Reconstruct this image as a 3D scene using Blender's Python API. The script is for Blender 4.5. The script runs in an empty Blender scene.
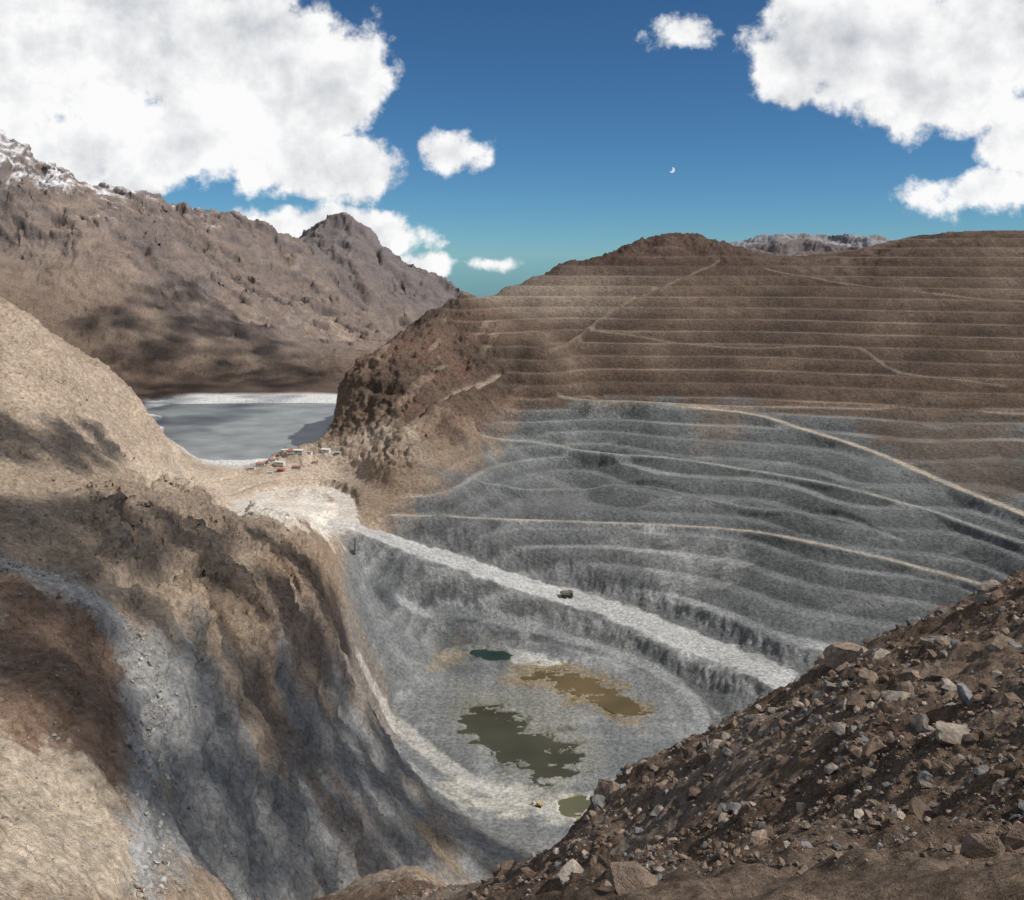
import bpy, numpy as np, math, random
from mathutils import Vector
rng=np.random.default_rng(7); random.seed(7)
HV=255.0; F=1000.0; QL=1.12
f32=np.float32
# ---------------------------------------------------------------- noise
def mk(seed):
    r=np.random.default_rng(seed); p=r.permutation(256); a=r.random(256)*2*np.pi
    return p,np.cos(a).astype(f32),np.sin(a).astype(f32)
_T={}
def perlin(x,y,seed=0):
    if seed not in _T: _T[seed]=mk(seed)
    p,gx,gy=_T[seed]
    xf=np.floor(x); yf=np.floor(y); xi=xf.astype(np.int32); yi=yf.astype(np.int32)
    fx=(x-xf).astype(f32); fy=(y-yf).astype(f32)
    u=fx*fx*fx*(fx*(fx*6-15)+10); v=fy*fy*fy*(fy*(fy*6-15)+10)
    def g(ox,oy):
        h=p[((xi+ox)+p[(yi+oy)&255])&255]
        return gx[h]*(fx-ox)+gy[h]*(fy-oy)
    a=g(0,0);b=g(1,0);c=g(0,1);d=g(1,1)
    a=a+(b-a)*u; c=c+(d-c)*u
    return (a+(c-a)*v)*1.4
def fbm(x,y,o=5,seed=0,gain=.5):
    t=0;a=1;n=0
    for i in range(o):
        t=t+a*perlin(x*2**i+i*17.3,y*2**i-i*9.1,seed+i); n+=a; a*=gain
    return t/n
def ridged(x,y,o=5,seed=0,gain=.5):
    t=0;a=1;n=0
    for i in range(o):
        t=t+a*(1-2*np.abs(perlin(x*2**i+i*7.3,y*2**i-i*5.1,seed+i))); n+=a; a*=gain
    return t/n
def ss(a,b,x):
    t=np.clip((x-a)/(b-a),0,1); return t*t*(3-2*t)
# ---------------------------------------------------------------- survey points -> height model
class Rbf:
    def __init__(s,pts,c=.06,a=1.5,lam=1e-4):
        P=np.array(pts,float); s.a=a;s.c=c
        s.X=np.stack([(P[:,0]-512)/F*a,np.log(P[:,2])],1)
        z=(HV-P[:,1])/F
        n=len(P); s.k=z
        d=np.sqrt(((s.X[:,None]-s.X[None])**2).sum(-1)+c*c)
        A=np.zeros((n+3,n+3)); A[:n,:n]=d-np.eye(n)*lam
        A[:n,n]=1;A[:n,n+1:]=s.X; A[n,:n]=1;A[n+1:,:n]=s.X.T
        s.w=np.linalg.solve(A,np.concatenate([z,[0,0,0]]))
    def __call__(s,S,L):
        S=np.asarray(S,f32)*s.a; L=np.asarray(L,f32); o=(s.w[-3]+s.w[-2]*S+s.w[-1]*L).astype(f32)
        for (px,py),w in zip(s.X,s.w[:-3]):
            o=o+f32(w)*np.sqrt((S-f32(px))**2+(L-f32(py))**2+f32(s.c**2))
        return o*np.exp(L)
MAIN=[(-300,1000,150),(0,1000,150),(512,1155,150),(1000,1155,150),(1300,1155,150),(512,1155,90),(0,1100,90),(1000,1155,90),
(200,1000,220),(400,1000,330),(600,1100,400),(800,1100,420),(1000,1100,300),(1300,1100,300),
(0,900,200),(0,760,260),(0,650,340),(0,560,440),(0,480,580),(0,420,720),(0,360,850),(0,305,1000),
(60,345,1120),(130,890,250),(140,760,330),(140,650,430),(130,560,560),(130,500,750),(130,450,950),(130,390,1250),
(-150,850,200),(-150,560,400),(-150,400,700),(-150,280,1000),(-300,500,400),(-300,250,900),
(200,890,360),(210,760,430),(210,650,520),(210,580,640),(210,530,800),(210,507,1050),(210,490,1200),(180,470,1330),(210,470,1400),
(280,890,440),(280,760,530),(280,650,650),(270,590,760),(270,535,900),(270,522,1050),(270,505,1200),(270,480,1340),
(300,800,560),(335,650,800),(325,590,930),(330,545,1060),(340,512,1200),(340,477,1370),
(380,870,580),(350,680,900),(380,760,760),(440,830,720),(350,740,720),
# pond bed
(200,450,1570),(270,450,1570),(320,452,1550),(200,400,2110),(270,400,2110),(340,400,2110),(300,425,1800),(200,425,1800),
# haul road
(360,530,1160),(400,545,1180),(470,565,1200),(560,595,1195),(620,612,1160),(700,645,1070),(760,668,1000),(810,690,950),
# floor
(370,590,1090),(420,610,1145),(420,655,1065),(490,648,1130),(560,662,1093),(630,690,1022),(700,708,975),(690,735,927),(720,760,880),(400,690,1010),(430,770,864),(500,810,802),(560,830,774),(620,840,760),(540,720,957),(600,760,881),
(600,900,690),(700,900,660),(800,800,740),(900,760,740),(400,930,560),
# wall
(390,512,1225),(480,516,1275),(560,520,1290),(650,524,1272),(750,530,1240),(900,562,1107),(1000,590,1015),
(560,447,1510),(700,462,1401),(860,490,1234),(1024,541,1075),(480,460,1420),
(600,400,1586),(730,404,1550),(860,409,1494),(1024,415,1437),
(560,345,1700),(700,345,1690),(860,352,1620),(1024,365,1530),
(500,297,1850),(600,277,1930),(700,262,1980),(860,272,1920),(1024,270,1800),
(500,290,1900),(560,268,2010),(640,247,2080),(690,240,2100),(740,252,2120),(860,250,2150),(930,236,2080),(1024,234,2000),(1150,235,1980),(1300,235,1900),
(1150,420,1330),(1150,560,970),(1150,660,800),(1300,450,1100),(1300,600,750),(1200,800,600),
(1000,650,880),(900,650,985),(850,700,900),(1024,620,900),
# nose
(310,452,1480),(345,400,1580),(400,345,1700),(460,303,1800),(400,440,1400),(450,400,1500),(420,470,1300),(480,350,1650),(510,385,1580),(545,362,1600),(620,360,1660),
(345,412,1950),(400,395,2000),(460,395,2150),(560,380,2300),(700,330,2500),(860,300,2700),(1024,290,2600),(1200,290,2600),
# behind near left ridge
(0,420,1400),(-150,400,1350),(60,440,1500),(130,425,1600),(0,440,1700),(100,405,2000),
# far range
(0,330,2300),(60,370,2300),(130,386,2310),(230,386,2330),(330,386,2350),(420,380,2500),
(0,163,3300),(60,195,3400),(130,220,3600),(0,240,2900),(100,300,2650),(180,330,2700),(250,345,2800),(200,275,3300),(180,232,3900),(250,240,4300),
(310,260,4700),(328,245,4950),(346,231,5050),(362,245,5080),(385,264,5100),(430,287,5100),(463,308,5100),(500,345,5000),(560,350,4600),(310,345,3300),(350,320,4100),(400,345,4200),(280,300,3900),(140,255,3000),
(-200,100,3300),(-200,200,2700),(-200,330,2000),
(0,300,5000),(150,300,5500),(250,310,5800),(345,320,6000),(450,345,6000),(560,350,5500),(620,330,5200),
(740,260,5200),(800,254,5200),(870,258,5200),(1000,274,5200),(1300,270,5200),(660,285,5200),
(800,275,7500),(1100,275,7500),(500,350,8000),(350,330,8000),(200,300,8000),(-200,260,8000)]
rb=Rbf(MAIN)
DL=np.linspace(math.log(110),math.log(8000),1500)
def hit(u,v,r=rb,ds=DL):
    s=(u-512)/F; z=r(np.full(ds.shape,s),ds); y=np.exp(ds); t=z/y; tt=(HV-v)/F
    i=np.nonzero(t>=tt)[0]
    i=i[0] if len(i) else len(ds)-1
    return (s*y[i],y[i],float(tt*y[i]))
# ---------------------------------------------------------------- grid
def rows(segs):
    o=[]
    for a,b,st in segs:
        n=int((math.log(b)-math.log(a))/st); o.append(np.linspace(math.log(a),math.log(b),n,endpoint=False))
    return np.concatenate(o)
L1=rows([(100,800,.0028*QL),(800,2150,.0013*QL),(2150,2400,.003*QL),(2400,5600,.0022*QL),(5600,9000,.006)])
S1=np.concatenate([np.arange(-.95,-.56,.005),np.arange(-.56,.56,.00115*QL),np.arange(.56,.95,.005)])
S,L=np.meshgrid(S1.astype(f32),L1.astype(f32)); Y=np.exp(L); X=S*Y
zs=rb(S,L)
def polymask(pts,soft=.01,namp=.0,plane=None,nsc=30):
    """pts: survey anchors -> plan polygon -> soft mask on the ground"""
    q=[]
    for (u,v) in pts:
        if plane is None: x,y,z=hit(u,v)
        else: y=plane/((HV-v)/F); x=(u-512)/F*y
        q.append((x/y,math.log(y)))
    return planmask(q,soft,namp,nsc)
def planmask(q,soft,namp=0,nsc=30):
    q=np.array(q); m=np.zeros(S.shape,f32); pad=soft+namp+.01
    c0,c1=np.searchsorted(S1,[q[:,0].min()-pad,q[:,0].max()+pad]); r0,r1=np.searchsorted(L1,[q[:,1].min()-pad*2,q[:,1].max()+pad*2])
    s=S[r0:r1,c0:c1]; l=L[r0:r1,c0:c1]
    if s.size==0: return m
    if namp:
        s=s+namp*fbm(s*nsc,l*nsc,5,91,.6); l=l+namp*2*fbm(s*nsc+50,l*nsc,5,97,.6)
    ins=np.zeros(s.shape,bool); d=np.full(s.shape,9.,f32)
    for i in range(len(q)):
        ax,ay=q[i-1]; bx,by=q[i]
        cond=((ay>l)!=(by>l))
        with np.errstate(divide='ignore',invalid='ignore'):
            xi=(bx-ax)*(l-ay)/(by-ay+1e-12)+ax
        ins^=cond&(s<xi)
        ex,ey=bx-ax,(by-ay)*.5
        px,py=s-ax,(l-ay)*.5
        t=np.clip((px*ex+py*ey)/(ex*ex+ey*ey+1e-12),0,1)
        d=np.minimum(d,(px-t*ex)**2+(py-t*ey)**2)
    d=np.sqrt(d); d=np.where(ins,d,-d)
    m[r0:r1,c0:c1]=ss(-soft,soft,d); return m
# natural roughness
far=ss(2300,2900,Y)
plain=np.exp(-((zs+303)/9)**2)*(S<-.1)*ss(1080,1180,Y)*(1-ss(2300,2500,Y))
floor=ss(-432,-441,zs)*(Y<1250)
benchP=planmask([(-.20,math.log(1130)),(-.10,math.log(1270)),(.005,math.log(1560)),(-.09,math.log(1800)),(.02,math.log(2030)),(.9,math.log(2200)),(.9,math.log(560)),(.30,math.log(700)),(.17,math.log(960)),(.02,math.log(1100)),(-.12,math.log(1080))],.012)
crag=ss(1960,2040,Y)*ss(.27,.2,S)*(1-far)
benchP=benchP*(1-crag)
nose=planmask([(-.25,math.log(1300)),(-.12,math.log(1270)),(0.0,math.log(1570)),(-.02,math.log(1800)),(-.1,math.log(2000)),(-.3,math.log(1900))],.02)
pit=planmask([(-.20,math.log(1300)),(.6,math.log(1300)),(.6,math.log(560)),(-.20,math.log(560))],.01)
wx=fbm(X/260,Y/260,3,11)*60; wy=fbm(X/260+40,Y/260,3,15)*60
z=zs.copy()
fa=(X*.75-Y*.66); fd=(X*.66+Y*.75)
z+=far*(60*(ridged((X+wx*2)/650,(Y+wy*2)/900,6,21,.52)-.1)+115*(ridged((fd+wx*2.2)/330,(fa+wy*2)/900,8,26,.56)-.15)*(.4+.6*ss(2600,3400,Y)))*(1-plain)
leftn=(1-benchP)*(1-far)*(1-plain)*(1-floor)
dn=(X*.45+Y*.9); ac=(X*.9-Y*.45)
lw_z=leftn*(1-ss(1500,1800,Y))*ss(90,420,Y)*ss(.05,-.1,S)
z+=lw_z*(13*(ridged((dn+wx*.8)/120,(ac+wy)/260,7,31,.58)-.2)+6*fbm(X/40,Y/40,7,35,.6))
hum=polymask([(75,500),(215,505),(280,525),(335,548),(345,600),(330,680),(215,660),(110,570)],.02,.01)
z+=hum*(17*(ridged(X/85,Y/85,7,61,.62)-.1))
z+=nose*(32*(ridged((X-Y*.35+wx)/150,(Y+wy)/230,7,41,.6)-.15))
z+=(1-far)*(1-floor)*(1-plain)*ss(1750,2050,Y)*(11+18*crag)*(ridged(X/110,Y/110,8,45,.66)-.25)
z+=benchP*(3.5*fbm(X/190,Y/190,4,51)+1.2*fbm(X/30,Y/30,4,53))
# benches
leftB=polymask([(330,600),(350,600),(400,690),(430,770),(560,835),(440,840),(370,780),(340,680)],.015)*.8
left2=polymask([(190,600),(330,620),(350,740),(400,860),(250,895),(150,895),(150,700)],.02)*.6
def terr(z,h,flat,ph=0):
    q=(z+ph)/h; k=np.floor(q); f=q-k
    g=np.where(f<flat,f*.12,flat*.12+(f-flat)*(1-flat*.12)/(1-flat))
    return (k+g)*h-ph,k,f
zn=z+(.8*fbm(X/12,Y/12,3,57)+4.5*fbm(X/420,Y/420,2,59)*ss(1450,1600,Y))
ta,ka,fa_=terr(zn,18.33,.36,5); tb,kb_,fb_=terr(zn,15.71,.38,5)
up=zn>-225
tz=np.where(up,ta,tb); kb=np.where(up,ka+100,kb_+40); fb=np.where(up,fa_/.36*.4,fb_/.38*.4)
B=np.maximum(benchP*ss(.0,.4,1-floor),np.maximum(leftB,left2))
low=ss(-345,-375,zs)*pit
B=B*(1-.35*low)
z=z*(1-B)+tz*B
zf=-445+.5*fbm(X/25,Y/25,4,63)+1.6*ss(.0,.6,fbm(X/60,Y/60,4,66))
z=np.where(pit>.5,np.maximum(z,zf),z)
z=z*(1-plain*.9)+plain*.9*(zs+.8*fbm(X/20,Y/20,4,71))
# tailings pond basin and beach
PZ=-300.
beach=polymask([(133,414),(148,396),(190,391),(345,392),(352,406),(330,448),(312,458),(240,469),(205,464),(165,440)],.008,.004,PZ)
pond=polymask([(152,424),(172,439),(208,458),(245,461),(300,455),(318,445),(348,422),(335,413),(300,415),(250,409),(215,414),(180,411)],.004,.02,PZ,14)
z=z*(1-beach)+beach*np.minimum(z,-298.6+.5*fbm(X/30,Y/30,3,73)); z=z*(1-pond)+pond*-303
# roads
col_ov=[]; rdm=np.zeros(S.shape,f32)
def road(pts,w,color,st=1,edge=7,dip=0,geo=1):
    P=[hit(u,v) for u,v in pts]
    Q=[]
    n=len(P)
    for i in range(n-1):
        p0=np.array(P[max(i-1,0)]);p1=np.array(P[i]);p2=np.array(P[i+1]);p3=np.array(P[min(i+2,n-1)])
        for t in (0,.33,.66):
            Q.append(.5*((2*p1)+(-p0+p2)*t+(2*p0-5*p1+4*p2-p3)*t*t+(-p0+3*p1-3*p2+p3)*t**3))
    Q.append(np.array(P[-1]))
    D=np.full(S.shape,1e6,f32); Zr=np.zeros(S.shape,f32)
    for a,b in zip(Q[:-1],Q[1:]):
        m=w+edge+25
        y0,y1=min(a[1],b[1])-m,max(a[1],b[1])+m
        r0,r1=np.searchsorted(L1,[math.log(max(y0,90)),math.log(y1)])
        sa,sb=a[0]/a[1],b[0]/b[1]; ps=m/min(a[1],b[1])*1.3
        c0,c1=np.searchsorted(S1,[min(sa,sb)-ps,max(sa,sb)+ps])
        x=X[r0:r1,c0:c1];y=Y[r0:r1,c0:c1]
        ex,ey=b[0]-a[0],b[1]-a[1]; t=np.clip(((x-a[0])*ex+(y-a[1])*ey)/(ex*ex+ey*ey+1e-9),0,1)
        d=np.hypot(x-a[0]-t*ex,y-a[1]-t*ey)
        sub=D[r0:r1,c0:c1]; k=d<sub
        sub[k]=d[k]; Zr[r0:r1,c0:c1][k]=(a[2]+t*(b[2]-a[2]))[k]
    D=D+fbm(X/22,Y/22,4,81,.6)*w*.35
    m=ss(w*.5+edge,w*.5,D)*st*geo
    global z,rdm
    z=z*(1-m)+m*(Zr+dip); rdm=np.maximum(rdm,m)
    cm=ss(w*.5+2.5,w*.5-1.5,D)*(.75+.7*fbm(X/35,Y/35,5,83,.6))
    col_ov.append((np.clip(cm,0,1)*min(st*1.2,1),color))
GL=(.46,.46,.45)
road([(345,523),(400,543),(470,565),(560,595),(620,612),(700,645),(760,667),(806,690)],40,GL,.95,26,0,.9)
road([(395,515),(480,518),(560,521),(650,524),(750,531),(830,546),(900,562),(960,578),(1003,590)],8,(.36,.32,.265),1,8)
road([(600,401),(740,412),(800,428),(870,450),(940,480),(1024,514),(1060,530)],11,(.42,.355,.27),1,14)
road([(480,437),(560,446),(700,462),(790,476),(860,491),(940,513),(1024,542)],6,(.29,.29,.275),.8,8)
road([(470,478),(600,486),(700,497),(800,512),(900,540)],5,(.26,.27,.26),.5,4)
road([(560,396),(700,404),(860,409),(1024,414)],7,(.27,.23,.185),.85,4)
road([(590,330),(700,345),(840,346),(870,354),(900,372),(1005,386)],5,(.20,.16,.125),.7,4)
road([(760,268),(880,288),(1000,300),(1040,302)],6,(.21,.17,.13),.8,4)
road([(20,575),(100,590),(190,598),(222,640),(235,680),(262,722)],7,(.36,.30,.24),.8,5)
road([(0,545),(90,556),(180,576),(225,600)],5,(.34,.29,.23),.8,4)
road([(100,520),(170,530),(240,556),(290,590),(310,640)],5,(.32,.27,.22),.7,4)
road([(165,470),(215,482),(290,472),(350,466),(400,440),(450,402),(500,380)],7,(.38,.31,.245),.6,6)
road([(130,500),(180,492),(230,496),(270,482),(330,480)],6,(.36,.29,.22),.8,4)
road([(230,520),(250,500),(310,488),(345,500),(345,523)],22,(.60,.56,.5),.9,6)
road([(365,670),(395,725),(430,762),(480,790),(560,812)],17,(.50,.48,.44),.7,6,0,.25)
road([(400,600),(470,612),(560,635),(640,660),(690,695),(708,740)],12,(.32,.33,.325),.8,12,0,.5)
road([(550,352),(600,318),(680,280),(720,262)],5,(.20,.155,.12),.6,4)
road([(0,365),(60,400),(110,440),(140,470)],6,(.5,.42,.33),.5,4)
# pit pools
FZ=-445.
pools={'teal':[(470,650),(484,648),(500,650),(512,655),(508,660),(490,659),(474,656)],
 'green':[(462,718),(478,710),(500,708),(520,716),(528,728),(545,738),(560,742),(578,745),(582,770),(560,775),(538,782),(520,770),(500,758),(478,745),(465,735)],
 'ochre':[(540,670),(570,672),(600,680),(630,695),(648,712),(635,718),(610,710),(580,695),(550,685),(520,678)],
 'low':[(560,800),(580,796),(604,799),(596,812),(570,815),(556,810)]}
poolm={}
for k,p in pools.items():
    na,ns={'teal':(.008,60),'green':(.034,42),'ochre':(.034,45),'low':(.014,60)}[k]
    m=polymask(p,.002,na,FZ,ns)*(zs<-438); poolm[k]=m
    z=np.where(pit>.5,z*(1-m)+m*np.minimum(z,FZ-1.2),z)
# ---------------------------------------------------------------- slopes, crags pushed out along the normal
def grads(z):
    zx=np.gradient(z,axis=1)/np.gradient(S1)[None,:]/Y
    zy=np.gradient(z,axis=0)/(np.gradient(L1)[:,None]*Y)-S*zx
    return zx.astype(f32),zy.astype(f32)
zx,zy=grads(z); slope=np.hypot(zx,zy)
rock3=fbm(X/16+z/31,z/13,6,301,.62)+fbm(Y/16-z/29,z/13+40,6,311,.62)
rockF=fbm(X/90+z/150,z/75,7,321,.6)+fbm(Y/90-z/140,z/75+40,7,331,.6)
keep=(1-plain)*(1-floor)*(1-rdm)*(1-np.maximum(beach,pond))*ss(.25,.8,slope)
amp=(2.2+3.0*nose+2.5*hum+1.5*crag+2.0*lw_z)*(1-far)
amp=amp*(1-.85*benchP)*np.clip(Y/450,.35,1)*(1-.85*pit*ss(850,950,Y))
inv=1/np.sqrt(1+np.minimum(slope,3)**2); dsp=(rock3*amp*1.3+rockF*far*24)*keep
gx_=np.clip(zx,-3,3);gy_=np.clip(zy,-3,3)
Xd=X-gx_*inv*dsp; Yd=Y-gy_*inv*dsp; zd=z+inv*dsp
# ---------------------------------------------------------------- colours
C=np.zeros(S.shape+(3,),f32); C[:]=(.36,.285,.215)
def lay(m,c,k=1.0):
    m=np.clip(m*k,0,1)[...,None]; C[:]=C*(1-m)+m*np.array(c,f32)
nA=fbm(X/140,Y/140,6,101,.58); nB=.5*fbm(X/30+z/60,z/24,6,111,.62)+.5*fbm(Y/30-z/50,z/24+9,6,115,.62)+.3*fbm(X/35,Y/35,6,117,.6)
lay(ss(-.3,.4,nA)*(1-far),(.25,.19,.14),.7)
lay(ss(.05,.3,nB)*(1-far),(.17,.13,.10),.55)
# far range
lay(far,(.185,.145,.122)); lay(far*ss(-.05,.45,fbm(X/300,Y/500,6,131))*ss(4200,3400,Y),(.32,.25,.195),.8)
lay(far*ss(-.2,.25,fbm(fd/160+9,fa/700,6,137)),(.135,.112,.105),.7)
lay(far*ss(.65,1.2,slope),(.13,.108,.103),.8)
lay(far*ss(.1,.4,rockF),(.22,.175,.145),.5)
lay(ss(4200,4700,Y),(.135,.118,.118),.8)
snow=far*ss(190,330,z+220*rockF+60*nA)*ss(-.1,-.42,S)*ss(1.2,.5,slope)
lay(snow,(.78,.80,.84),.75)
lay(ss(4800,5000,Y)*ss(5600,5400,Y)*(S>.2)*ss(.15,-.1,nB),(.34,.36,.40),.6)
# right mountain
rm=(1-far)*ss(-.25,-.12,S)*ss(1180,1300,Y)
lay(rm*(1-plain),(.108,.077,.058))
lay(rm*ss(-.05,.45,nA),(.155,.115,.088),.7); lay(rm*ss(.05,-.4,nA),(.075,.057,.048),.6)
lay(nose*ss(-.1,.25,nB+.5*nA),(.11,.067,.052),.85)
lay(nose*ss(.1,.3,fbm((X-Y*.35)/40,Y/150,5,143)),(.27,.2,.15),.6)
lay(benchP*ss(1750,1850,Y)*ss(.2,.05,S),(.25,.20,.16),.7)
lay(np.maximum(crag,rm*ss(-75,-30,z+25*nB)*ss(1850,2000,Y)*ss(.35,.2,S)),(.075,.05,.04),.85)
gl=zs+26*nA+18*nB
gray=(1-far)*ss(-222,-240,gl)*ss(.01,.045,S-(1590-Y)*-.00033)
gray=np.maximum(gray*ss(1000,1200,Y),(benchP)*ss(-228,-245,gl)*(Y<1620)*(S>-.13))
lay(gray,(.128,.134,.134))
# pit interior
pi=polymask([(345,535),(400,525),(600,560),(800,620),(1024,640),(1024,800),(620,860),(520,850),(430,800),(380,740),(345,640)],.012,.01)
lay(pi,(.185,.192,.192)); lay(pi*ss(.0,.35,nB),(.28,.28,.27),.6); lay(pi*ss(.0,.3,nA),(.12,.127,.13),.6)
# left wall
lw=polymask([(150,640),(215,650),(300,620),(345,650),(380,740),(430,800),(560,850),(500,880),(380,905),(150,905),(128,850),(140,740)],.02,.03)
lay(lw,(.22,.222,.22)); 
lay(lw*ss(.05,.3,fbm(dn/30,ac/120,6,141,.6)),(.34,.335,.325),.45)
lay(lw*ss(.05,.35,fbm(dn/45+7,ac/160,6,147,.6)),(.18,.14,.11),.65)
lay(lw*ss(.0,.35,nB),(.16,.145,.13),.5)
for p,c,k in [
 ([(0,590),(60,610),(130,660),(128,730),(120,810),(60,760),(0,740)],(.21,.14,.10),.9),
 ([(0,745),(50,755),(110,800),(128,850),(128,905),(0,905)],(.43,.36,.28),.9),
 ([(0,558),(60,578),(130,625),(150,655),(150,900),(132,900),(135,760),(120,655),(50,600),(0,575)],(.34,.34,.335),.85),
 ([(170,600),(230,585),(270,620),(285,700),(290,790),(250,740),(215,660)],(.25,.185,.13),.75),
 ([(255,560),(330,550),(345,640),(330,720),(300,690),(270,620)],(.24,.17,.12),.7),
 ([(330,600),(350,600),(385,690),(400,740),(360,720),(335,660)],(.21,.165,.13),.6),
 ([(418,826),(445,826),(460,870),(440,880),(422,850)],(.28,.20,.12),.6),
 ([(100,510),(215,512),(280,535),(250,570),(170,570),(110,545)],(.21,.165,.13),.7),
 ([(0,310),(60,348),(130,392),(170,440),(210,470),(130,480),(60,440),(0,410)],(.42,.335,.26),.75),
 ([(130,470),(205,468),(330,462),(345,500),(300,525),(230,520),(150,495)],(.50,.41,.325),.75),
 ([(240,500),(330,490),(350,535),(285,538),(235,522)],(.64,.60,.54),.75),
 ([(310,460),(365,440),(440,455),(430,475),(360,490),(330,480)],(.42,.345,.275),.6),
 ([(380,455),(430,452),(440,465),(395,470)],(.42,.44,.38),.6),
 ([(370,470),(450,440),(520,400),(500,450),(430,500),(380,520)],(.24,.175,.125),.7),
 ([(520,668),(600,672),(655,708),(640,724),(560,704),(500,688)],(.24,.185,.11),.7),
 ([(430,645),(480,650),(470,665),(430,662)],(.26,.20,.12),.6),
 ([(500,700),(560,700),(610,760),(560,795),(500,770),(450,740),(455,705)],(.21,.205,.17),.6),
 ([(450,780),(520,795),(600,800),(600,825),(520,815),(440,795)],(.56,.53,.46),.8),
 ([(505,660),(530,645),(560,664),(520,672)],(.68,.67,.63),.8),
 ([(560,640),(600,640),(640,660),(600,668)],(.36,.37,.37),.6),
 ([(600,540),(680,546),(745,566),(735,574),(660,560)],(.36,.36,.35),.7),  # lit streak on the grey wall, sunlight painted into the rock colour
 ([(655,574),(700,580),(698,588),(660,582)],(.46,.46,.45),.7),  # smaller lit streak below it, its brightness painted in as well
 ([(640,625),(720,640),(800,680),(790,692),(720,672),(650,645)],(.50,.50,.49),.6),  # sunlit streak beside the haul road, light put into the ground colour
 ([(700,400),(760,402),(740,440),(700,450)],(.18,.13,.10),.5),
 ([(850,410),(1024,416),(1024,500),(930,470),(860,440)],(.118,.09,.07),.8)]:
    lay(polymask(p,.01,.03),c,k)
# bench colours
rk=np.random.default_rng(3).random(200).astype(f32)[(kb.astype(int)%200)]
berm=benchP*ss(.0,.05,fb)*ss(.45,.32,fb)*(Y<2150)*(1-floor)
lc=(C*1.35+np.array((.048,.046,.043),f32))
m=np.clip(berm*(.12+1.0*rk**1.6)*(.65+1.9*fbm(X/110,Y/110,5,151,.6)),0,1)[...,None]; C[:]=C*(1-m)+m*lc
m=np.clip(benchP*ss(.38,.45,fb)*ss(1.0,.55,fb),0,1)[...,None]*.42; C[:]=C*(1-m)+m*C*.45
C*= (1+.6*np.clip(nB,-.5,.5))[...,None]
C*= (1+.3*nA)[...,None]
lay(benchP*ss(.15,.5,fbm(X/90,Y/35,5,171))*gray,(.25,.255,.25),.4)
for m,c in col_ov: lay(m*(1-far),c)
lay(beach,(.60,.60,.58),.95); lay(beach*ss(.0,.4,nA),(.46,.48,.47),.6)
for k,c in (('teal',(.3,.3,.27)),('green',(.13,.125,.07)),('ochre',(.2,.15,.07)),('low',(.25,.24,.12))):
    lay(poolm[k],c,.9)
C=np.clip(C,.02,.85)
# ---------------------------------------------------------------- mesh helpers
def grid_mesh(name,X,Y,Z,C=None,mat=None):
    n,m=X.shape
    me=bpy.data.meshes.new(name); co=np.stack([X,Y,Z],-1).astype(f32).reshape(-1)
    me.vertices.add(n*m); me.vertices.foreach_set("co",co)
    i=np.arange(n*m,dtype=np.int32).reshape(n,m)
    q=np.stack([i[:-1,:-1],i[:-1,1:],i[1:,1:],i[1:,:-1]],-1).reshape(-1)
    nf=(n-1)*(m-1)
    me.loops.add(nf*4); me.loops.foreach_set("vertex_index",q)
    me.polygons.add(nf); me.polygons.foreach_set("loop_start",np.arange(0,nf*4,4,dtype=np.int32))
    me.update(calc_edges=True)
    if C is not None:
        a=me.color_attributes.new("Col",'FLOAT_COLOR','POINT')
        a.data.foreach_set("color",np.concatenate([C,np.ones(C.shape[:2]+(1,),f32)],-1).astype(f32).reshape(-1))
    o=bpy.data.objects.new(name,me); bpy.context.scene.collection.objects.link(o)
    if mat: me.materials.append(mat)
    return o
def tri_mesh(name,V,Fc,mat=None,C=None,k=3,smooth=False,parent=None):
    me=bpy.data.meshes.new(name); V=np.asarray(V,f32); Fc=np.asarray(Fc,np.int32)
    me.vertices.add(len(V)); me.vertices.foreach_set("co",V.reshape(-1))
    me.loops.add(Fc.size); me.loops.foreach_set("vertex_index",Fc.reshape(-1))
    me.polygons.add(len(Fc)); me.polygons.foreach_set("loop_start",np.arange(0,Fc.size,k,dtype=np.int32))
    me.update(calc_edges=True)
    if not smooth: me.polygons.foreach_set("use_smooth",np.zeros(len(Fc),bool))
    if C is not None:
        a=me.color_attributes.new("Col",'FLOAT_COLOR','POINT')
        a.data.foreach_set("color",np.concatenate([C,np.ones((len(C),1))],-1).astype(f32).reshape(-1))
    o=bpy.data.objects.new(name,me); bpy.context.scene.collection.objects.link(o)
    if mat: me.materials.append(mat)
    if parent: o.parent=parent
    return o
def newmat(n):
    m=bpy.data.materials.new(n); m.use_nodes=True; nt=m.node_tree; b=nt.nodes["Principled BSDF"]; return m,nt,b
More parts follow.
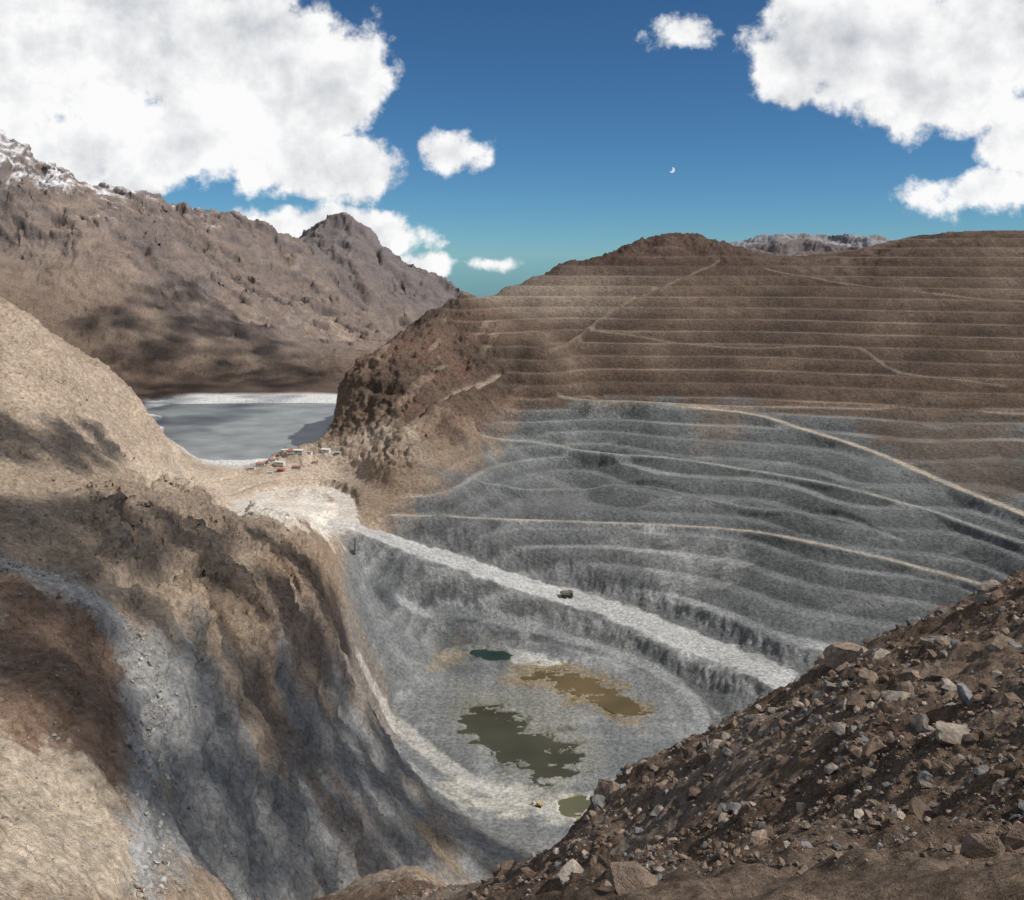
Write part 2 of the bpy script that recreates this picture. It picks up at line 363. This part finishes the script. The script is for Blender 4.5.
def rockmat(name,scales,bumps,var=.5,rough=.95):
    m,nt,b=newmat(name); N=nt.nodes.new; K=nt.links.new
    b.inputs["Roughness"].default_value=rough; b.inputs["Specular IOR Level"].default_value=.1
    at=N("ShaderNodeAttribute"); at.attribute_name="Col"
    g=N("ShaderNodeNewGeometry")
    cur=at.outputs["Color"]
    for i,sc in enumerate(scales):
        t=N("ShaderNodeTexNoise"); t.inputs["Scale"].default_value=sc; t.inputs["Detail"].default_value=5; t.inputs["Roughness"].default_value=.78
        K(g.outputs["Position"],t.inputs["Vector"])
        r=N("ShaderNodeMapRange"); r.inputs[1].default_value=.35; r.inputs[2].default_value=.65; r.inputs[3].default_value=1-var; r.inputs[4].default_value=1+var
        K(t.outputs["Fac"],r.inputs[0])
        v=N("ShaderNodeVectorMath"); v.operation='SCALE'; K(cur,v.inputs[0]); K(r.outputs[0],v.inputs["Scale"]); cur=v.outputs[0]
    K(cur,b.inputs["Base Color"])
    last=None
    for sc,dist in bumps:
        t=N("ShaderNodeTexNoise"); t.inputs["Scale"].default_value=sc; t.inputs["Detail"].default_value=6; t.inputs["Roughness"].default_value=.75
        K(g.outputs["Position"],t.inputs["Vector"])
        bp=N("ShaderNodeBump"); bp.inputs["Distance"].default_value=dist; bp.inputs["Strength"].default_value=1
        K(t.outputs["Fac"],bp.inputs["Height"])
        if last: K(last,bp.inputs["Normal"])
        last=bp.outputs[0]
    K(last,b.inputs["Normal"])
    return m
tm=rockmat("rock_and_dust",[.25],[(.14,5)],.42)
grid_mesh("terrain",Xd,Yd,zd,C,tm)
# ---------------------------------------------------------------- water
def water(name,pts,plane,zw,base,rough=.08):
    V=[]
    for u,v in pts:
        y=plane/((HV-v)/F); V.append(((u-512)/F*y,y))
    V=np.array(V); c=V.mean(0); V=c+(V-c)*1.12
    m,nt,b=newmat(name+"_water"); b.inputs["Base Color"].default_value=(*base,1); b.inputs["Roughness"].default_value=rough; b.inputs["IOR"].default_value=1.33
    t=nt.nodes.new("ShaderNodeTexNoise"); t.inputs["Scale"].default_value=.02; t.inputs["Detail"].default_value=6
    g=nt.nodes.new("ShaderNodeNewGeometry"); nt.links.new(g.outputs["Position"],t.inputs["Vector"])
    mr=nt.nodes.new("ShaderNodeMapRange"); mr.inputs[1].default_value=.3; mr.inputs[2].default_value=.7; nt.links.new(t.outputs["Fac"],mr.inputs[0])
    mx=nt.nodes.new("ShaderNodeMix"); mx.data_type='RGBA'; mx.inputs[6].default_value=(*[q*.75 for q in base],1); mx.inputs[7].default_value=(*[min(1,q*1.3) for q in base],1)
    nt.links.new(mr.outputs[0],mx.inputs[0]); nt.links.new(mx.outputs[2],b.inputs["Base Color"])
    t2=nt.nodes.new("ShaderNodeTexNoise"); t2.inputs["Scale"].default_value=.8; bp=nt.nodes.new("ShaderNodeBump"); bp.inputs["Distance"].default_value=.05
    nt.links.new(g.outputs["Position"],t2.inputs["Vector"]); nt.links.new(t2.outputs["Fac"],bp.inputs["Height"]); nt.links.new(bp.outputs[0],b.inputs["Normal"])
    me=bpy.data.meshes.new(name); me.from_pydata([(x,y,zw) for x,y in V],[],[list(range(len(V)))]); me.materials.append(m)
    o=bpy.data.objects.new(name,me); bpy.context.scene.collection.objects.link(o)
    if me.polygons[0].normal.z<0: me.flip_normals()
water("tailings_pond",[(150,412),(170,438),(205,461),(245,465),(305,458),(325,445),(345,415),(345,406),(300,405),(180,406)],PZ,-300.3,(.185,.20,.198),.35)
water("pit_pond",pools['teal'],FZ,-445.5,(.015,.04,.036))
water("pit_pond",pools['green'],FZ,-445.5,(.042,.040,.023),.15)
water("pit_pond",pools['ochre'],FZ,-445.5,(.085,.064,.029),.2)
water("pit_pond",pools['low'],FZ,-445.5,(.09,.087,.048),.15)
# ---------------------------------------------------------------- foreground hillside
FG=[(-600,1155,2),(0,1155,2),(512,1155,2),(1000,1155,2),(1600,1155,2),(512,1010,6),(0,1060,6),(1024,960,6),(1500,900,6),
(500,960,40),(600,905,33),(700,905,25),(800,905,19),(900,905,14.5),(1024,905,11),(1200,900,8),
(1024,740,25),(900,765,28),(800,800,32),(700,835,40),(640,825,50),(900,690,42),(1024,660,38),(1200,640,36),
(510,888,60),(560,852,60),(596,812,60),(612,793,61),(650,778,62),(750,728,62),(830,682,62),(900,655,62),(960,628,62),(1024,603,62),(1100,575,62),(1300,490,62),(1600,420,60),
(440,884,85),(350,898,85),(250,940,80),(0,1020,60),(-200,1050,50),(-500,1050,50),
(440,960,105),(350,980,105),(510,1000,85),(600,1000,85),(700,960,85),(830,900,85),(960,850,85),(1100,800,85),(1400,700,85),
(0,1200,130),(-400,1200,130),(300,1255,140),(512,1255,130),(800,1255,130),(1024,1255,130),(1300,1200,130),(1600,1100,130),
(0,1300,210),(512,1400,210),(1024,1400,210),(1500,1400,210)]
rf=Rbf(FG,.05)
def fgz(S,L):
    Y=np.exp(L);X=S*Y; z=rf(S,L); k=ss(2,10,Y)
    z=z+k*(1.7*(ridged(X/12,Y/12,6,201,.62)-.2)+.35*fbm(X/2.2,Y/2.2,5,207,.6)+.07*fbm(X/.5,Y/.5,4,215,.6))
    return z
L2=rows([(1.5,12,.015),(12,75,.003*QL),(75,210,.012)]); S2=np.concatenate([np.arange(-1.6,-.3,.02),np.arange(-.3,.62,.002*QL),np.arange(.62,1.8,.02)])
Sg,Lg=np.meshgrid(S2,L2); Yg=np.exp(Lg); Xg=Sg*Yg; Zg=fgz(Sg,Lg)
Cg=np.zeros(Sg.shape+(3,),f32); Cg[:]=(.135,.095,.070)
def layg(m,c,k=1):
    m=np.clip(m*k,0,1)[...,None]; Cg[:]=Cg*(1-m)+m*np.array(c,f32)
layg(ss(-.1,.4,fbm(Xg/9,Yg/9,6,221,.6)),(.20,.152,.115),.8); layg(ss(.0,.3,fbm(Xg/5+9,Yg/5,6,231,.6)),(.08,.056,.043),.7)
layg(ss(72,80,Yg)*ss(.05,-.02,Sg),(.36,.28,.2))
layg(ss(.1,.28,fbm(Xg/14+5,Yg/14,5,241,.6)),(.22,.185,.155),.6)
fm=rockmat("soil_and_scree",[1.2,9],[(1.0,.6),(9,.12)],.4)
grid_mesh("rocky_slope",Xg,Yg,Zg,Cg,fm)
# rocks
def ico(sub):
    import bmesh
    bm=bmesh.new(); bmesh.ops.create_icosphere(bm,subdivisions=sub,radius=1); v=np.array([q.co[:] for q in bm.verts]); f=np.array([[w.index for w in p.verts] for p in bm.faces]); bm.free(); return v,f
I1=ico(1);I2=ico(2);I3=ico(3)
def rockshape(I,seed):
    r=np.random.default_rng(seed); v=I[0].copy()
    for _ in range(13):
        n=r.normal(size=3);n/=np.linalg.norm(n); d=r.uniform(.42,.85)
        t=np.maximum(v@n-d,0); v=v-t[:,None]*n
    v*=1+.05*r.normal(size=(len(v),1))
    return v*r.uniform([.8,.6,.4],[1.3,1.0,.8])
def rotm(r):
    a,b,c=r.uniform(0,6.28),r.normal(0,.45),r.normal(0,.45)
    ca,sa,cb,sb,cc,sc=math.cos(a),math.sin(a),math.cos(b),math.sin(b),math.cos(c),math.sin(c)
    return np.array([[ca,-sa,0],[sa,ca,0],[0,0,1]])@np.array([[1,0,0],[0,cb,-sb],[0,sb,cb]])@np.array([[cc,0,sc],[0,1,0],[-sc,0,cc]])
pal=np.array([(.16,.120,.092),(.20,.152,.118),(.12,.087,.067),(.165,.124,.095),(.20,.175,.15),(.27,.228,.188),(.14,.138,.134),(.15,.105,.079)])
def scatter(name,P,R,I,seed,mat,sink=.25):
    r=np.random.default_rng(seed); shapes=[rockshape(I,seed*50+i) for i in range(24)]
    Vs=[];Fs=[];Cs=[];o=0
    for (x,y,zz),rad in zip(P,R):
        s=shapes[r.integers(24)]; v=(s@rotm(r).T)*rad+np.array((x,y,zz+rad*(.5-sink)-rad*.2)); Vs.append(v);Fs.append(I[1]+o);o+=len(v)
        c=pal[r.integers(len(pal))]*r.uniform(.75,1.25); Cs.append(np.tile(c,(len(v),1)))
    return tri_mesh(name,np.concatenate(Vs),np.concatenate(Fs),mat,np.concatenate(Cs))
rmat=rockmat("broken_rock",[2.5],[(3,.12)],.45,.9)
def area_pts(n,y0,y1,s0,s1,r):
    y=np.sqrt(r.uniform(y0**2,y1**2,n)); s=r.uniform(s0,s1,n); return s,np.log(y)
r=np.random.default_rng(5)
s,l=area_pts(34000,7,78,-.12,.62,r); cl=fbm(s*np.exp(l)/6,np.exp(l)/6,3,251); keep=r.random(len(s))<np.clip(.5+1.8*cl,.06,1); s,l=s[keep],l[keep]
zz=fgz(s,l); y=np.exp(l); R=.036*(1-r.random(len(s)))**(-.58); R=np.clip(R,.036,.4)*(.6+y/90)
scatter("rubble",np.stack([s*y,y,zz],1),R,I1,11,rmat)
s=r.uniform(.0,.62,16000); l=np.log(r.uniform(8,34,16000)); y=np.exp(l); zz=fgz(s,l); R=np.clip(.014*(1-r.random(len(s)))**(-.5),.014,.09)*(.5+y/20)
scatter("gravel",np.stack([s*y,y,zz],1),R,I1,13,rmat,.1)
s,l=area_pts(700,10,72,-.02,.62,r); zz=fgz(s,l); y=np.exp(l); R=np.clip(.15*(1-r.random(len(s)))**(-.5),.15,.7)*(.5+y/90)
scatter("rubble",np.stack([s*y,y,zz],1),R,I2,12,rmat)
DF=np.linspace(math.log(8),math.log(75),700)
for i,(u,v,px) in enumerate([(748,822,24),(612,812,26),(600,828,18),(852,670,24),(838,700,18),(880,678,22),(868,704,20),(900,712,20),(955,772,22),(915,690,16),(985,620,20),(1005,650,22),(940,655,18),(820,710,13),(990,700,16),(640,838,11),(780,760,10),(700,862,9),(960,880,15),(870,840,10),(925,800,12),(1000,820,13),(560,866,10),(690,770,10)]):
    x,y,zz=hit(u,v,rf,DF); zz=float(fgz(np.array([x/y]),np.array([math.log(y)]))[0])
    scatter("boulder",[(x,y,zz)],[px/F*y*1.1],I3,300+i,rmat,.3)
P=[];R=[]
ln=[hit(u,v) for u,v in [(-30,552),(30,572),(80,592),(125,628),(148,665),(152,720),(150,790),(150,860),(150,910)]]
r=np.random.default_rng(9)
def zat(x,y,A=None):
    A=zd if A is None else A
    i=np.clip(np.searchsorted(L1,np.log(y)),0,len(L1)-1); j=np.clip(np.searchsorted(S1,x/y),0,len(S1)-1); return A[i,j]
for a,b in zip(ln[:-1],ln[1:]):
    L_=math.hypot(b[0]-a[0],b[1]-a[1])
    for k in range(int(L_*6)):
        t=r.random(); w=r.normal(0,.02*(a[1]*.5+b[1]*.5)*.5); x=a[0]+t*(b[0]-a[0])+w; y=a[1]+t*(b[1]-a[1])+r.normal(0,4)
        P.append((x,y,zat(x,y))); R.append(min(.35*(1-r.random())**(-.5),1.8))
pal=np.array([(.30,.30,.29),(.22,.225,.23),(.36,.34,.31),(.26,.22,.18)])
scatter("rubble",P,R,I1,21,rmat)
P=[];R=[]
for k in range(14000):
    s_=r.uniform(-.54,-.10); y=math.exp(r.uniform(math.log(190),math.log(1000))); x=s_*y; P.append((x,y,zat(x,y))); R.append(min(.2*(y/400)*(1-r.random())**(-.5),1.5))
pal=np.array([(.26,.22,.18),(.22,.215,.21),(.2,.15,.11)])
scatter("rubble",P,R,I1,22,rmat)
# ---------------------------------------------------------------- equipment and buildings
def solid(n,c,r=.6,metal=0):
    m,nt,b=newmat(n); b.inputs["Roughness"].default_value=r; b.inputs["Metallic"].default_value=metal
    t=nt.nodes.new("ShaderNodeTexNoise"); t.inputs["Scale"].default_value=3; t.inputs["Detail"].default_value=5
    mx=nt.nodes.new("ShaderNodeMix"); mx.data_type='RGBA'; mx.inputs[6].default_value=(*[q*.7 for q in c],1); mx.inputs[7].default_value=(*[min(1,q*1.2) for q in c],1)
    tc=nt.nodes.new("ShaderNodeTexCoord"); nt.links.new(tc.outputs["Object"],t.inputs["Vector"])
    nt.links.new(t.outputs["Fac"],mx.inputs[0]); nt.links.new(mx.outputs[2],b.inputs["Base Color"]); return m
YEL=solid("yellow_paint",(.40,.26,.06)); DRK=solid("dark_steel",(.04,.04,.045)); DST=solid("dusty_steel",(.10,.085,.06)); TYR=solid("tyre_rubber",(.02,.02,.02),.9); WHT=solid("white_panel",(.55,.54,.51)); RED=solid("red_roof",(.30,.10,.07)); GLS=solid("window_glass",(.03,.04,.05),.15); GRY=solid("grey_steel",(.3,.31,.32))
import bmesh
from mathutils import Euler
def part(parent,name,mat,prims):
    bm=bmesh.new()
    for p in prims:
        if p[0]=='b':
            _,c,sz,rot=p; g=bmesh.ops.create_cube(bm,size=1); vs=g['verts']
            for v in vs: v.co=Vector((v.co.x*sz[0],v.co.y*sz[1],v.co.z*sz[2]))
            e=Euler(rot).to_matrix()
            for v in vs: v.co=e@v.co+Vector(c)
        elif p[0]=='c':
            _,a,b,rad=p; a=Vector(a);b=Vector(b); g=bmesh.ops.create_cone(bm,cap_ends=True,segments=16,radius1=rad,radius2=rad,depth=(b-a).length)
            q=(b-a).to_track_quat('Z','Y').to_matrix()
            for v in g['verts']: v.co=q@v.co+(a+b)/2
        elif p[0]=='h':
            vs=[bm.verts.new(v) for v in p[1]]
            for fc in p[2]: bm.faces.new([vs[i] for i in fc])
    bmesh.ops.recalc_face_normals(bm,faces=bm.faces)
    me=bpy.data.meshes.new(name); bm.to_mesh(me); bm.free(); me.materials.append(mat)
    o=bpy.data.objects.new(name,me); bpy.context.scene.collection.objects.link(o); o.parent=parent; return o
def empty(name,loc,rz=0,sc=1):
    o=bpy.data.objects.new(name,None); o.location=loc; o.rotation_euler=(0,0,rz); o.scale=(sc,)*3; bpy.context.scene.collection.objects.link(o); return o
def ground(u,v):
    x,y,_=hit(u,v); return (x,y,float(zat(x,y)))
def truck(loc,rz,sc=1):
    e=empty("haul_truck",loc,rz,sc)
    part(e,"frame",DRK,[('b',(0,0,2.3),(11,3,1),(0,0,0))])
    part(e,"wheels",TYR,[('c',(x,y-.6,1.6),(x,y+.6,1.6),1.6) for x in (-3.2,3.8) for y in (-2.7,2.7)])
    W=3.3
    part(e,"dump_body",DST,[('h',[(-6.2,-W,4.2),(2.2,-W,3.2),(3,-W,6.3),(-6.8,-W,6.2),(-6.2,W,4.2),(2.2,W,3.2),(3,W,6.3),(-6.8,W,6.2)],[(0,1,2,3),(4,5,6,7),(0,1,5,4),(1,2,6,5),(2,3,7,6),(3,0,4,7)]),('b',(4.4,0,6.4),(3.2,6.6,.25),(0,-.05,0))])
    part(e,"cab",DST,[('b',(4.4,1.6,5.0),(2,2,1.9),(0,0,0)),('b',(5.3,0,3.3),(1.4,4.6,2.2),(0,0,0))])
    part(e,"windscreen",GLS,[('b',(5.42,1.6,5.2),(.06,1.7,1.0),(0,0,0))])
    part(e,"load",DST,[('h',[(-6,-3,6.2),(2.6,-3,6.2),(2.6,3,6.2),(-6,3,6.2),(-2,0,7.8)],[(0,1,4),(1,2,4),(2,3,4),(3,0,4)])])
def excavator(loc,rz,mat,sc=1):
    e=empty("excavator",loc,rz,sc)
    part(e,"tracks",TYR,[('b',(0,y,.6),(5,.8,1.0),(0,0,0)) for y in (-1.4,1.4)]+[('c',(x,y-.4,.6),(x,y+.4,.6),.6) for x in (-2.4,2.4) for y in (-1.4,1.4)])
    part(e,"house",mat,[('b',(-.6,0,2.1),(4.2,3,1.7),(0,0,0)),('c',(0,0,1),(0,0,1.4),1.1)])
    part(e,"cab",mat,[('b',(1.0,1.0,2.7),(1.5,1.1,2.0),(0,0,0))])
    part(e,"windows",GLS,[('b',(1.78,1.0,2.9),(.05,.9,1.1),(0,0,0)),('b',(1.0,1.58,2.9),(1.1,.05,1.0),(0,0,0))])
    part(e,"boom",mat,[('b',(3.0,0,4.0),(4.2,.5,.6),(0,-.75,0)),('b',(5.2,0,4.6),(2.6,.45,.55),(0,.45,0)),('b',(6.6,0,2.8),(.4,.35,3.0),(0,.25,0))])
    part(e,"bucket",DRK,[('h',[(6.4,-.6,1.3),(7.3,-.6,1.4),(6.9,-.6,.3),(6.0,-.6,.5),(6.4,.6,1.3),(7.3,.6,1.4),(6.9,.6,.3),(6.0,.6,.5)],[(0,1,2,3),(4,5,6,7),(1,2,6,5),(2,3,7,6),(3,0,4,7)])])
truck(ground(567,597),.35,1.15)
excavator(ground(539,809),2.6,YEL,.9)
def drill(loc,rz,sc=1):
    e=empty("blasthole_drill_rig",loc,rz,sc)
    part(e,"tracks",TYR,[('b',(0,y,.7),(7,1,1.3),(0,0,0)) for y in (-2,2)])
    part(e,"house",DRK,[('b',(-1.5,0,3),(7,4,3.2),(0,0,0)),('b',(2.6,1,2.8),(1.6,1.8,2.6),(0,0,0))])
    m=[('b',(x,y,9.5),(.25,.25,17),(0,0,0)) for x in (2.9,4.1) for y in (-.7,.7)]
    m+=[('b',(3.5,y,2+k*1.6),(1.7,.16,.16),(0,.8 if k%2 else -.8,0)) for k in range(10) for y in (-.7,.7)]
    part(e,"mast",DRK,m)
drill(ground(352,552),.6)
def building(loc,rz,l,w,h,wall,roof):
    e=empty("mine_building",loc,rz)
    part(e,"walls",wall,[('b',(0,0,h/2-1),(l,w,h+2),(0,0,0))])
    a,b=l/2+.4,w/2+.5; t=h+w*.22
    part(e,"roof",roof,[('h',[(-a,-b,h+.01),(a,-b,h+.01),(a,b,h+.01),(-a,b,h+.01),(-a,0,t),(a,0,t)],[(0,1,5,4),(2,3,4,5),(0,4,3),(1,2,5),(0,3,2,1)])])
    part(e,"windows",GLS,[('b',(-l/2+l*(i+.5)/6,-w/2-.02,h*.55),(l*.08,.08,h*.25),(0,0,0)) for i in range(6) if i!=2])
    part(e,"door",DRK,[('b',(-l/2+l*2.5/6,-w/2-.03,h*.35),(l*.1,.1,h*.7),(0,0,0))])
for (u,v,l,w,h,wm,rm_) in [(252,470,9,5,3,WHT,GRY),(261,467,13,6,3,WHT,RED),(272,466,10,5,3,WHT,RED),(280,468,14,6,3,WHT,WHT),(290,465,9,5,3,GRY,RED),(298,464,13,6,3.5,GRY,WHT),(281,472,9,5,3,RED,RED),(270,473,8,5,3,WHT,GRY),(309,463,9,5,3,WHT,GRY),(297,470,11,5,3,GRY,RED),(326,461,12,6,3.5,WHT,WHT),(338,463,8,5,3,GRY,GRY),(316,468,8,4,3,WHT,RED),(285,462,9,5,3,GRY,WHT)]:
    building(ground(u,v),random.uniform(-.35,.35),l,w,h,wm,rm_)
# ---------------------------------------------------------------- sun, clouds overhead casting shadow
EL=math.radians(47); AZ=math.radians(106)
SV=Vector((math.cos(EL)*math.sin(AZ),math.cos(EL)*math.cos(AZ),math.sin(EL)))
sd=bpy.data.lights.new("sun",'SUN'); sd.energy=5.0; sd.angle=math.radians(.5); sd.color=(1,.955,.89)
so=bpy.data.objects.new("sun",sd); bpy.context.scene.collection.objects.link(so); so.rotation_euler=SV.to_track_quat('Z','Y').to_euler(); so.location=SV*3000
def cloudmat(a):
    cm,nt,b=newmat("cloud_vapour"); b.inputs["Base Color"].default_value=(.9,.9,.92,1); b.inputs["Roughness"].default_value=1; b.inputs["Specular IOR Level"].default_value=0; b.inputs["Alpha"].default_value=a
    return cm
thick=cloudmat(.40); thin=cloudmat(.17)
def inpoly(x,y,q):
    c=np.zeros(x.shape,bool)
    for i in range(len(q)):
        ax,ay=q[i-1];bx,by=q[i]
        c^=((ay>y)!=(by>y))&(x<(bx-ax)*(y-ay)/(by-ay+1e-9)+ax)
    return c
def cloud(pts,seed,pr,dens=1.5,alt=1500,thr=-.2,mat=None):
    q=[]
    for u,v in pts:
        h=hit(u,v); t=(alt-h[2])/SV.z; q.append((h[0]+SV.x*t,h[1]+SV.y*t))
    q_=np.array(q); lo=q_.min(0);hi=q_.max(0); r=np.random.default_rng(seed)
    area=(hi-lo).prod(); n=min(int(area/(pr*pr)*dens),9000); Vs=[];Fs=[];o=0
    x=r.uniform(lo[0],hi[0],n); y=r.uniform(lo[1],hi[1],n)
    k=inpoly(x,y,q)&(fbm(x/(pr*5),y/(pr*5),3,seed)>thr)
    for x_,y_ in zip(x[k],y[k]):
        rad=pr*r.uniform(.35,1.0); v=I1[0]*(1+.12*r.normal(size=(len(I1[0]),1)))*rad; v[:,2]*=.6
        Vs.append(v+np.array((x_,y_,alt+r.uniform(0,.6)*rad))); Fs.append(I1[1]+o); o+=len(v)
    if Vs: tri_mesh("cloud",np.concatenate(Vs),np.concatenate(Fs),mat or thick,smooth=True)
cloud([(60,325),(110,305),(180,296),(230,320),(330,376),(325,386),(130,388),(95,350)],31,45,2.0,thr=-.25,mat=thin)
cloud([(-60,590),(-60,500),(30,510),(110,515),(200,535),(260,545),(330,585),(350,660),(400,760),(480,830),(560,880),(400,910),(140,910),(125,800),(60,745),(-60,735)],32,20,2.2,thr=-.2)
cloud([(-60,420),(30,425),(100,430),(120,465),(70,480),(-60,470)],33,20,2.0,thr=-.15)
cloud([(380,560),(480,600),(560,630),(600,665),(520,665),(430,690),(390,660)],35,24,1.3,thr=-.05,mat=thin)
# ---------------------------------------------------------------- world sky with clouds
w=bpy.data.worlds.new("World"); bpy.context.scene.world=w; w.use_nodes=True; nt=w.node_tree; nt.nodes.clear(); N=nt.nodes.new; K=nt.links.new
def M(op,a,b=None,c=None,clamp=False):
    n=N("ShaderNodeMath"); n.operation=op; n.use_clamp=clamp
    for i,q in enumerate((a,b,c)):
        if q is None: continue
        if isinstance(q,(int,float)): n.inputs[i].default_value=q
        else: K(q,n.inputs[i])
    return n.outputs[0]
tc=N("ShaderNodeTexCoord"); sp=N("ShaderNodeSeparateXYZ"); K(tc.outputs["Generated"],sp.inputs[0])
az=M('ARCTAN2',sp.outputs[0],sp.outputs[1]); el=M('ARCSINE',sp.outputs[2])
blobs=[(70,40,180,95),(240,60,115,85),(330,85,62,62),(362,165,48,36),(50,150,125,45),(300,160,85,42),(180,140,120,48),(110,188,55,14),
(300,226,66,24),(362,238,70,26),(418,266,36,15),
(452,156,34,21),(490,263,26,9),(682,30,38,22),
(855,40,100,60),(950,85,80,62),(1010,40,110,75),(795,60,46,44),(985,190,64,24),(1040,130,60,50),(1150,120,120,90),(-150,60,160,110)]
cur=None
for u,v,ru,rv in blobs:
    X0=(u-512)/F; Z0=(HV-v)/F; a0=math.atan(X0); e0=math.atan(Z0/math.hypot(1,X0)); ca=math.cos(a0)
    dx=M('MULTIPLY_ADD',az,F/ru/1.05,-a0*F/ru/1.05); dy=M('MULTIPLY_ADD',el,F/rv/ca*.95,-e0*F/rv/ca*.95)
    d=M('SQRT',M('MULTIPLY_ADD',dx,dx,M('MULTIPLY',dy,dy))); m=M('MULTIPLY',M('SUBTRACT',1.0,d),min(1,.4+rv/100))
    cur=m if cur is None else M('MAXIMUM',cur,m)
cur=M('MAXIMUM',cur,M('MINIMUM',M('MULTIPLY_ADD',el,1.6,-.85),.12))
mask=M('MAXIMUM',cur,M('MINIMUM',M('MULTIPLY_ADD',sp.outputs[1],-2.0,.2),.05))
mask=M('MAXIMUM',mask,-.9)
def noise(vec,sc,det,ro,off=(0,0,0)):
    mp=N("ShaderNodeVectorMath"); mp.operation='ADD'; mp.inputs[1].default_value=off; K(vec,mp.inputs[0])
    t=N("ShaderNodeTexNoise"); t.inputs["Scale"].default_value=sc; t.inputs["Detail"].default_value=det; t.inputs["Roughness"].default_value=ro; K(mp.outputs[0],t.inputs["Vector"]); return t.outputs["Fac"]
G=tc.outputs["Generated"]
n1=noise(G,18,7,.6); n2=noise(G,18,5,.6,(.010,0,.016))
b1=noise(G,6,4,.55,(3,1,2)); b2=noise(G,6,3,.5,(3.03,1,2.06))
dens=M('ADD',mask,M('MULTIPLY',M('SUBTRACT',n1,.5),1.75)); dens=M('ADD',dens,M('MULTIPLY',M('SUBTRACT',b1,.5),.4))
mr=N("ShaderNodeMapRange"); mr.interpolation_type='SMOOTHSTEP'; mr.inputs[1].default_value=-.03; mr.inputs[2].default_value=.26; K(dens,mr.inputs[0]); alpha=mr.outputs[0]
sh=M('MULTIPLY_ADD',M('SUBTRACT',n1,n2),1.7,.90); sh=M('ADD',sh,M('MULTIPLY',M('SUBTRACT',b1,b2),1.8))
core=M('MULTIPLY',M('MULTIPLY',M('SUBTRACT',dens,.35),1.0,clamp=True),M('MULTIPLY_ADD',b1,3.0,-1.1,clamp=True))
sh=M('SUBTRACT',sh,core,clamp=True)
cr=N("ShaderNodeValToRGB"); cr.color_ramp.elements[0].position=.15; cr.color_ramp.elements[0].color=(.46,.49,.54,1); cr.color_ramp.elements[1].position=.95; cr.color_ramp.elements[1].color=(.97,.97,.97,1)
K(sh,cr.inputs[0])
sk=N("ShaderNodeTexSky"); sk.sky_type='NISHITA'; sk.sun_disc=False; sk.sun_elevation=EL; sk.sun_rotation=AZ; sk.altitude=3800; sk.air_density=1; sk.dust_density=.1; sk.ozone_density=2
tn=N("ShaderNodeVectorMath"); tn.operation='MULTIPLY'; tn.inputs[1].default_value=(.032,.057,.073); K(sk.outputs[0],tn.inputs[0])
mx=N("ShaderNodeMix"); mx.data_type='RGBA'; K(alpha,mx.inputs[0]); K(tn.outputs[0],mx.inputs[6]); K(cr.outputs[0],mx.inputs[7])
md=Vector(((672-512)/F,1,(HV-170)/F)).normalized()
dd=N("ShaderNodeVectorMath"); dd.operation='DISTANCE'; K(G,dd.inputs[0]); dd.inputs[1].default_value=md
md2=(md+Vector((-.0022,0,.0012)))
d2=N("ShaderNodeVectorMath"); d2.operation='DISTANCE'; K(G,d2.inputs[0]); d2.inputs[1].default_value=md2
mm=M('MULTIPLY',M('LESS_THAN',dd.outputs["Value"],.0028),M('GREATER_THAN',d2.outputs["Value"],.0028))
mx2=N("ShaderNodeMix"); mx2.data_type='RGBA'; K(mm,mx2.inputs[0]); K(mx.outputs[2],mx2.inputs[6]); mx2.inputs[7].default_value=(.65,.72,.78,1)
bg=N("ShaderNodeBackground"); bg.inputs[1].default_value=1; K(mx2.outputs[2],bg.inputs[0]); ow=N("ShaderNodeOutputWorld"); K(bg.outputs[0],ow.inputs[0])
# ---------------------------------------------------------------- camera
cd=bpy.data.cameras.new("camera"); co=bpy.data.objects.new("camera",cd); bpy.context.scene.collection.objects.link(co); bpy.context.scene.camera=co
co.location=(0,0,0); co.rotation_euler=(math.pi/2,0,0); cd.sensor_width=36; cd.lens=36*F/1024; cd.shift_y=-(450-HV)/1024; cd.clip_end=60000; cd.clip_start=.5
sc=bpy.context.scene; sc.view_settings.view_transform='Standard'; sc.view_settings.look='None'; sc.view_settings.exposure=0
